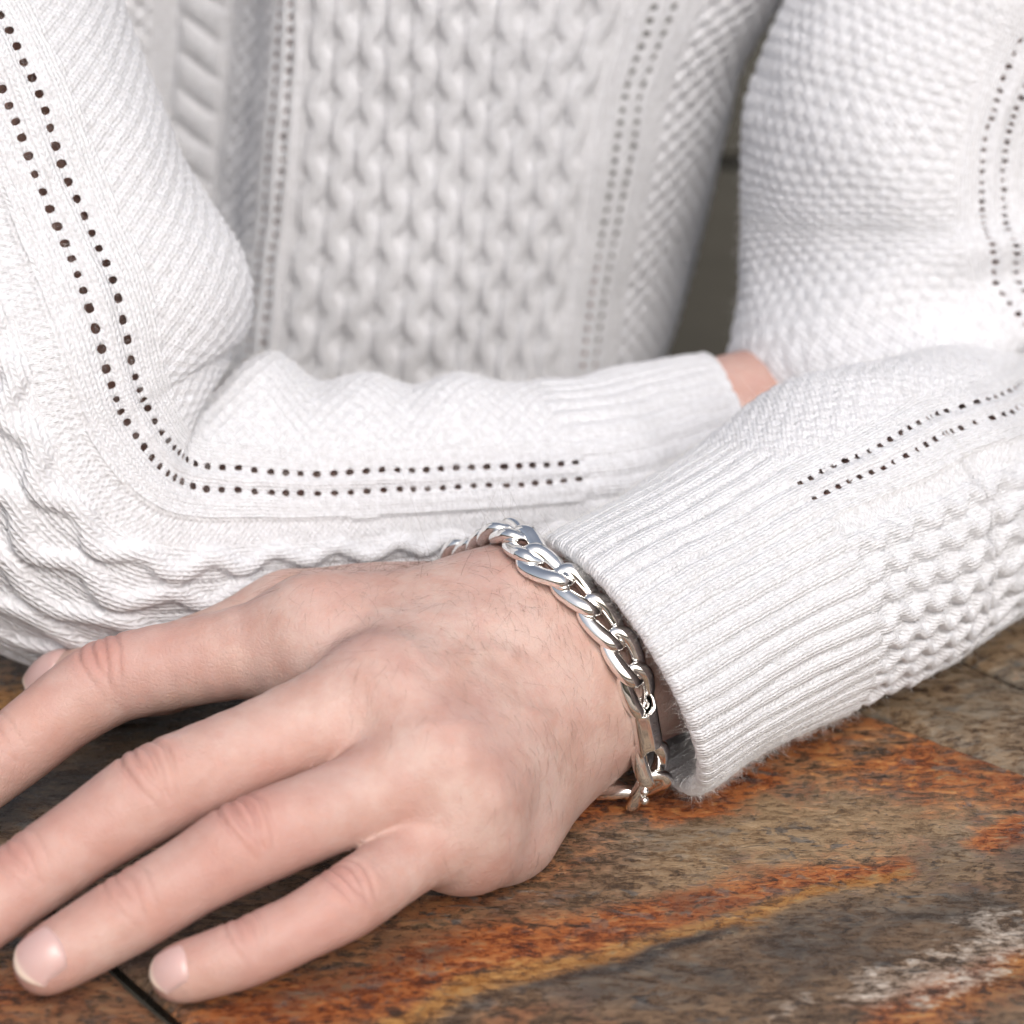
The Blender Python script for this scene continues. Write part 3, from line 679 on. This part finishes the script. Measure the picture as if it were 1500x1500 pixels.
sl2, FV, fn_, fm_ = knit_tube('sleeve', FAR, FREF, -1, CUFF_F-.0003, .60, sleeve_pattern_fine, .00052, .0007, sweater, slip=CUFF_F, rref=.036, seam=.0266, tilt=TILTF, extra=far_fold)

# ------------------------------------------------------------------ the rest of the body: arms inside the sleeves, far wrist and tucked hand, chest
def tube(C, R, m=28):
    T, N, B = frames(C, np.array([.2, -.7, .6])); ph = np.linspace(0, 2*math.pi, m, endpoint=False)
    V = C[:, None]+(N[:, None]*np.cos(ph)[None, :, None]+B[:, None]*np.sin(ph)[None, :, None])*R[:, None, None]
    return V.reshape(-1, 3), gridfaces(len(C), m, True)
BV, BF = [HV], [HF]
def addbody(V, Fq): BF.append(np.asarray(Fq)+sum(len(x) for x in BV)); BV.append(V)
for path, inset in ((NEAR, .0062), (FAR, .0060)):
    P = np.array([p[:3] for p in path]); R = np.array([p[3] for p in path])-inset
    C, Rr, s_, _ = resample(P, R[:, None], 160); k = s_ > .030
    addbody(*tube(C[k], np.minimum(Rr[k, 0], .040)))
# far wrist and hand, fingers curled under the near arm
fw = [at(955, 694, .033), at(1068, 660, .0315), at(1135, 645, .029), at(1180, 635, .027)]
fd = nrm(fw[3]-fw[2]); fu = nrm(np.array([0, -.35, .94])); fs = np.cross(fd, fu)
def far_hand(p):
    d = cone_sdf(p, fw[0]+fu*.003, fw[1]+fu*.003, .0160, .0158); d = smin(d, cone_sdf(p, fw[0]-fu*.005, fw[1]-fu*.005, .0150, .0150), .01)
    for i, o in enumerate((.011, .004, -.004, -.011)):
        kn = fw[3]+fd*.035+fu*o*2.2; d = smin(d, cone_sdf(p, fw[1]+fu*o*.8, kn, .0165, .0115), .01)
        p1 = kn+fd*.028+fs*.018; p2 = p1-fd*.004+fs*.020; p3 = p2-fd*.016+fs*.006
        for a, b, ra, rb in ((kn, p1, .010, .009), (p1, p2, .009, .008), (p2, p3, .008, .0065)): d = smin(d, cone_sdf(p, a, b, ra, rb), .002)
    t1 = fw[2]+fu*.016+fd*.01; t2 = t1+fd*.035-fu*.004+fs*.006; t3 = t2+fd*.026-fu*.004
    for a, b, ra, rb in ((fw[1]+fu*.010, t1, .014, .012), (t1, t2, .0115, .0095), (t2, t3, .0095, .0075)): d = smin(d, cone_sdf(p, a, b, ra, rb), .005)
    return d
q = np.array(fw+[fw[3]+fd*.075+fs*.05, fw[3]+fd*.075, fw[2]+fu*.03]); V_, F_ = surface_nets(far_hand, q.min(0)-.03, q.max(0)+.03, .0027); V_ = project(far_hand, V_, F_, 2)
V_[:, 2] = np.maximum(V_[:, 2], .0006); addbody(V_, F_)
# chest and waist under the sweater
ph = np.linspace(0, 2*math.pi, 40, endpoint=False); zz = np.linspace(-.10, .24, 12)
V_ = np.array([[(XC-.030+.075*math.copysign(abs(math.cos(a))**.8, math.cos(a)), .345-.10*(z-.1)+.070*math.sin(a), z) for a in ph] for z in zz]).reshape(-1, 3); addbody(V_, gridfaces(12, 40, True))
BVv = np.vstack(BV); BFv = np.vstack(BF); nx_ = len(BVv)-len(HV)
body = mesh('body', BVv-PORG, BFv, SKIN, person, attrs={'red': np.concatenate([red, np.full(nx_, .35)]), 'pale': np.concatenate([pale, np.zeros(nx_)])})  # far wrist reddened to darken it: shade between the arms put into colour

# ---- fingernails
def nail(nme, L, W, back, dors, ext=.0001):
    P = FING[nme][2]; d = nrm(P[3]-P[2]); dors = nrm(dors-d*(dors@d)); lat = np.cross(d, dors); tipc = P[3]; r = RAD[nme][5]
    n, m = 17, 13; u = np.linspace(0, 1, n); v = np.linspace(-1, 1, m); Uu, Vv = np.meshgrid(u, v, indexing='ij'); Uu = Uu.ravel(); Vv = Vv.ravel()
    x0 = r+ext-back-L; wv_ = W*.5*(1-.10*(1-Uu)**2)*np.sqrt(np.clip(1-np.maximum(0, (.22-Uu)/.22)**2.2*.75, 0, 1))
    x = x0+L*Uu-np.where(Uu > .7, (Uu-.7)/.3, 0)*L*.30*Vv**2; x = x+np.where(Uu < .25, (.25-Uu)/.25, 0)*L*.10*Vv**2; y = Vv*wv_
    base = tipc+d*x[:, None]+lat*y[:, None]; t = np.full(len(base), .016)
    for _ in range(40): t = t-.9*np.clip(hand_sdf(base+dors*t[:, None]), -.002, .003)
    ok = (np.abs(hand_sdf(base+dors*t[:, None])) < .0003) & (t > -.004)
    M = np.column_stack([np.ones_like(x), x, y*y, x*x, x*y*y]); cf, *_ = np.linalg.lstsq(M[ok], t[ok], rcond=None)
    hgt = M@cf+.00055-.0009*np.exp(-(Uu/.10)**2)-.0005*(np.abs(Vv) > .95); top = base+dors*hgt[:, None]; bot = top-dors*.0007
    Fq = gridfaces(n, m); idx = np.arange(n*m).reshape(n, m); rim = np.concatenate([idx[:, 0], idx[-1, 1:], idx[-2::-1, -1], idx[0, -2:0:-1]]); k = np.arange(len(rim)); k2 = (k+1) % len(rim)
    side = np.stack([rim[k], rim[k2], n*m+k2, n*m+k], -1); V = np.vstack([top, bot[rim]]); tp = sstep(.86, .93, Uu-.05*Vv**2)
    return mesh('fingernail', V-PORG, [Fq, side], NAIL, body, attrs={'tip': np.concatenate([tp, tp[rim]])})
cd = nrm(CAM-WC)
nail('ring', .0108, .0106, .0004, cd*.75+np.array([0, 0, .55])); nail('little', .0092, .0086, .0004, cd*.75+np.array([0, 0, .55]))
nail('middle', .0112, .0110, .0004, cd*.5+np.array([0, 0, .7])); nail('index', .0110, .0106, .0004, cd*.4+np.array([0, 0, .8])); nail('thumb', .0135, .0125, .0004, np.array([0, -.15, 1.]))

# ------------------------------------------------------------------ hairs and fibres: thin three-sided strands
def strands(name, roots, dirs, bends, lens, rad, mat, parent, seg=4):
    n = len(roots); t = np.linspace(0, 1, seg+1)
    Pt = roots[:, None]+dirs[:, None]*(lens[:, None]*t)[..., None]+bends[:, None]*(lens[:, None]*t**2)[..., None]
    Tn = nrm(np.gradient(Pt, axis=1)); ref = nrm(rng.normal(size=(n, 3)))[:, None]; A = nrm(np.cross(Tn, ref)); B = np.cross(Tn, A)
    rr = (rad[:, None] if np.ndim(rad) else rad)*(1-.75*t)[None]; V = []
    for k in range(3): a = 2*math.pi*k/3; V.append(Pt+(A*math.cos(a)+B*math.sin(a))*rr[..., None])
    V = np.stack(V, 2).reshape(-1, 3); m = 3*(seg+1); f = gridfaces(seg+1, 3, True); Fq = (f[None]+(np.arange(n)*m)[:, None, None]).reshape(-1, 4)
    o = mesh(name, V-PORG, Fq, mat, parent); tag(o, kind='stuff'); return o
# hair on the back of the hand and wrist
def hair_weight(V, N):
    q = V-WC; x = q@AX; y = q@EW; up = N@nrm(EN+EW*.35)
    dens = sstep(-.075, -.022, x)*sstep(.045, .03, x)*sstep(-.1, .35, up)*(.30+.7*sstep(-.015, .018, y))
    return dens*(.55+.45*noise3(V, 60))
HN2 = vnormals(HV, HF); wgt = hair_weight(HV, HN2); cand = np.argwhere(wgt > .02)[:, 0]
pick = rng.choice(cand, 1700, p=wgt[cand]/wgt[cand].sum()); N_ = HN2[pick]
flow = nrm(-EW*.8-AX*.2+.24*rng.normal(size=(len(pick), 3))); flow = nrm(flow-N_*(flow*N_).sum(1)[:, None])
strands('arm_hair', HV[pick]-N_*.0002+rng.normal(size=(len(pick), 3))*.0004, nrm(N_*(.35+.25*rng.random((len(pick), 1)))+flow*.8), -N_*.22-AX*.15+.14*rng.normal(size=(len(pick), 3)), .003+.005*rng.random(len(pick)), .000023, HAIR, body, 5)
# curly hairs standing on the thumb-side edge of the wrist
sel = np.argwhere((((HV-WC)@EW) > .016) & (((HV-WC)@AX) < .004) & (((HV-WC)@AX) > -.035) & (HN2@UP > .45))[:, 0]
pk = rng.choice(sel, 110); N_ = HN2[pk]; strands('arm_hair', HV[pk], nrm(N_*.8+UP*.25+.55*rng.normal(size=(110, 3))), .75*rng.normal(size=(110, 3))-AX*.2, .004+.0055*rng.random(110), .000028, HAIR, body, 7)
# wool fuzz
def fuzz(obj, V, cnt, lo_, hi_, rad):
    me = obj.data; N = np.zeros(len(me.vertices)*3, np.float32); me.vertex_normals.foreach_get('vector', N); N = N.reshape(-1, 3).astype(float)
    v = V-CAM; dp = v@FW; x = 750+FPX*(v@RT)/dp; y = 750-FPX*(v@UP)/dp; c = (N*nrm(-v)).sum(1)
    if np.median(c[(np.abs(c) > .5)]) < 0: N = -N; c = -c
    ok = np.argwhere((x > -60) & (x < 1560) & (y > -60) & (y < 1560) & (c > -.35))[:, 0]
    wt = 1.6-np.clip(c[ok], 0, 1); pk = rng.choice(ok, cnt, p=wt/wt.sum()); n_ = N[pk]
    strands('wool_fuzz', V[pk], nrm(n_*.75+.8*rng.normal(size=(cnt, 3))), .7*rng.normal(size=(cnt, 3)), lo_+(hi_-lo_)*rng.random(cnt)**2, rad, FUZZ, sweater, 2)
fuzz(cuff1, CV, 26000, .0006, .0022, .000015); fuzz(sl1, SV, 22000, .0006, .0022, .000017); fuzz(sl2, FV, 14000, .0008, .0026, .000020)

# ------------------------------------------------------------------ chain bracelet
bracelet = empty('bracelet', tuple(at(945, 1172, 0)))
tag(bracelet, 'polished silver chain bracelet with barrel clasp, loose round the wrist', 'bracelet')
BORG = np.array(bracelet.location)
def on_wrist(px, py, lift):
    q = nrm(ray(px, py)); t = .45
    for _ in range(80): t += .8*(hand_sdf((CAM+q*t)[None])[0]-lift)
    return CAM+q*t
LIFT = .0026
vis = [on_wrist(x, y, LIFT) for x, y in ((787, 828), (813, 838), (840, 860), (867, 889), (891, 921), (912, 953), (927, 985))]
low = [atY(937, 1020, -.0095), atY(946, 1065, -.0085), atY(953, 1108, -.0068), atY(955, 1140, -.0045), at(938, 1164, .0042), at(905, 1158, .0040), at(870, 1150, .0040)]
def ring(ca, cb, k=1.0, ax=0.0):
    q = WC+AX*ax+EN*ca+EW*cb; q[2] = max(q[2], .0042); return q
top0 = vis[0]; axo = (top0-WC)@AX
def round_wrist(th, ax):
    dr = EW*math.cos(th)+EN*math.sin(th); c = WC+AX*ax; t = .045
    for _ in range(60): t -= .8*(hand_sdf((c+dr*t)[None])[0]-LIFT)
    q = c+dr*t; q[2] = max(q[2], .0044); return q
th0 = math.atan2((top0-WC)@EN, (top0-WC)@EW); ax1 = (low[-1]-WC)@AX; th1 = math.atan2((low[-1]-WC)@EN, (low[-1]-WC)@EW)-2*math.pi
if th1 < -2*math.pi+.3: th1 += 2*math.pi
hid = []
for k in range(1, 10):
    t = k/10; th = th1+(th0-th1)*t; kx = sstep(0, .45, t); hid.append(round_wrist(th, ax1*(1-kx)+axo*kx+.0045*math.sin(math.pi*t**1.5)))
loop = np.array(vis+low+hid+[vis[0]])
Cb, _, sb_, ub = resample(loop, np.zeros((len(loop), 1)), 1500); LB = sb_[-1]
for _ in range(120): Cb = .5*Cb+.25*(np.roll(Cb[:-1], 1, 0)[np.r_[0:1499, 0]]+np.roll(Cb[:-1], -1, 0)[np.r_[0:1499, 0]])
sb_ = np.concatenate([[0], np.cumsum(np.linalg.norm(np.diff(Cb, axis=0), axis=1))]); LB = sb_[-1]
def bpt(s): s = s % LB; return np.array([np.interp(s, sb_, Cb[:, k]) for k in range(3)])
def bframe(s):
    p = bpt(s); t = nrm(bpt(s+.0045)-bpt(s-.0045)); o = p-WC; o = o-AX*(o@AX); o = nrm(o-t*(o@t)); return p, t, np.cross(o, t), o
from mathutils import Matrix
def place(o, s, roll=0.0):
    p, t, y, zo = bframe(s); M = np.eye(4); c, sn_ = math.cos(roll), math.sin(roll); y2 = y*c+zo*sn_; z2 = zo*c-y*sn_
    M[:3, 0] = t; M[:3, 1] = y2; M[:3, 2] = z2; M[:3, 3] = p-BORG; o.matrix_local = Matrix(M.tolist())
LA, LBh, WR = .0056, .0026, .00135
def link_mesh(sgn=1):
    n, m = 56, 14; t = np.linspace(0, 2*math.pi, n, endpoint=False)
    ex = np.sign(np.cos(t))*np.abs(np.cos(t))**.86; ey = np.sign(np.sin(t))*np.abs(np.sin(t))**.80
    C = np.column_stack([LA*ex, LBh*ey, sgn*.00105*np.sin(2*t)]); T = nrm(np.roll(C, -1, 0)-np.roll(C, 1, 0))
    U_ = np.array([0, 0, 1.]); S_ = nrm(np.cross(T, U_)); N_ = np.cross(S_, T); ph = np.linspace(0, 2*math.pi, m, endpoint=False)
    rr = WR*(1.0+.18*np.sin(t)**2-.10*np.cos(t)**8)
    V = C[:, None]+(S_[:, None]*(np.cos(ph)*1.18)[None, :, None]+N_[:, None]*(np.sin(ph)*1.0)[None, :, None])*rr[:, None, None]
    i = np.arange(n)[:, None]; j = np.arange(m)[None]; i2 = (i+1) % n; j2 = (j+1) % m
    Fq = np.stack([i*m+j, i*m+j2, i2*m+j2, i2*m+j], -1).reshape(-1, 4); return V.reshape(-1, 3), Fq
lv, lf = link_mesh(); PIT = 2*(LA-WR)*.995
CL = .0138
s_c = sb_[np.linalg.norm(Cb-(low[1]*.85+low[0]*.15), axis=1).argmin()]+.0012
lv, lf = link_mesh(-1); first = mesh('chain_link', lv, lf, STEEL, bracelet)
pos = []; s = s_c-CL/2-.0030
nl = int(round((LB-CL-.006)/PIT)); PIT2 = (LB-CL-.0060)/nl
for k in range(nl+1):
    o = first if k == 0 else first.copy()
    if k: COL.objects.link(o); o.parent = bracelet
    place(o, s_c-CL/2-.0030-k*PIT2)
# barrel clasp: scooped tube with horned ends and a ridge down the face
def clasp_mesh():
    n, m = 26, 48; ph = np.linspace(0, 2*math.pi, m, endpoint=False); u = np.linspace(-1, 1, n); V = []
    for q in u:
        e = abs(q); face = np.maximum(0, np.sin(ph))       # outward side is cut back at both ends
        x = q*CL/2*(1-(.42 if q < 0 else .30)*face**1.3*e**3)+(.0006*np.cos(ph)**2*q)
        wy = .00305*(1-.10*e**2)*(1+.10*(q < 0)*e); wz = .00225*(1-.12*e**4)
        cy = np.sign(np.cos(ph))*np.abs(np.cos(ph))**.75; cz = np.sign(np.sin(ph))*np.abs(np.sin(ph))**.8
        V.append(np.column_stack([x, wy*cy, wz*cz+.00035*np.exp(-(cy/.25)**2)*(np.sin(ph) > 0)+.0002]))
    V = np.array(V); out = V.reshape(-1, 3); inn = V.copy(); inn[..., 1] *= .72; inn[..., 2] = (inn[..., 2]-.0002)*.62+.0002; inn = inn.reshape(-1, 3)
    f = gridfaces(n, m, True); fi = f[:, ::-1]+n*m; j = np.arange(m); k = (j+1) % m; last = (n-1)*m
    r0 = np.stack([j, k, n*m+k, n*m+j], -1)[:, ::-1]; r1 = np.stack([last+j, last+k, n*m+last+k, n*m+last+j], -1)
    return np.vstack([out, inn]), np.vstack([f[:, ::-1], fi[:, ::-1], r0[:, ::-1], r1[:, ::-1]])
cv_, cf_ = clasp_mesh(); clasp = mesh('clasp', cv_, cf_, STEEL, bracelet); place(clasp, s_c, .15)
# small ball-ended trigger beside the clasp
def ball(name, r, parent):
    n, m = 12, 18; th = np.linspace(.02, math.pi-.02, n); ph = np.linspace(0, 2*math.pi, m, endpoint=False)
    V = np.array([[(r*math.sin(a)*math.cos(b), r*math.sin(a)*math.sin(b), r*math.cos(a)) for b in ph] for a in th]).reshape(-1, 3); return mesh(name, V, gridfaces(n, m, True)[:, ::-1], STEEL, parent)
for dx, dy in ((.0030, -.0030), (.0052, -.0034)):
    b_ = ball('trigger_bead', .0010, clasp); b_.location = (CL/2+.006+dx, dy, .0004)
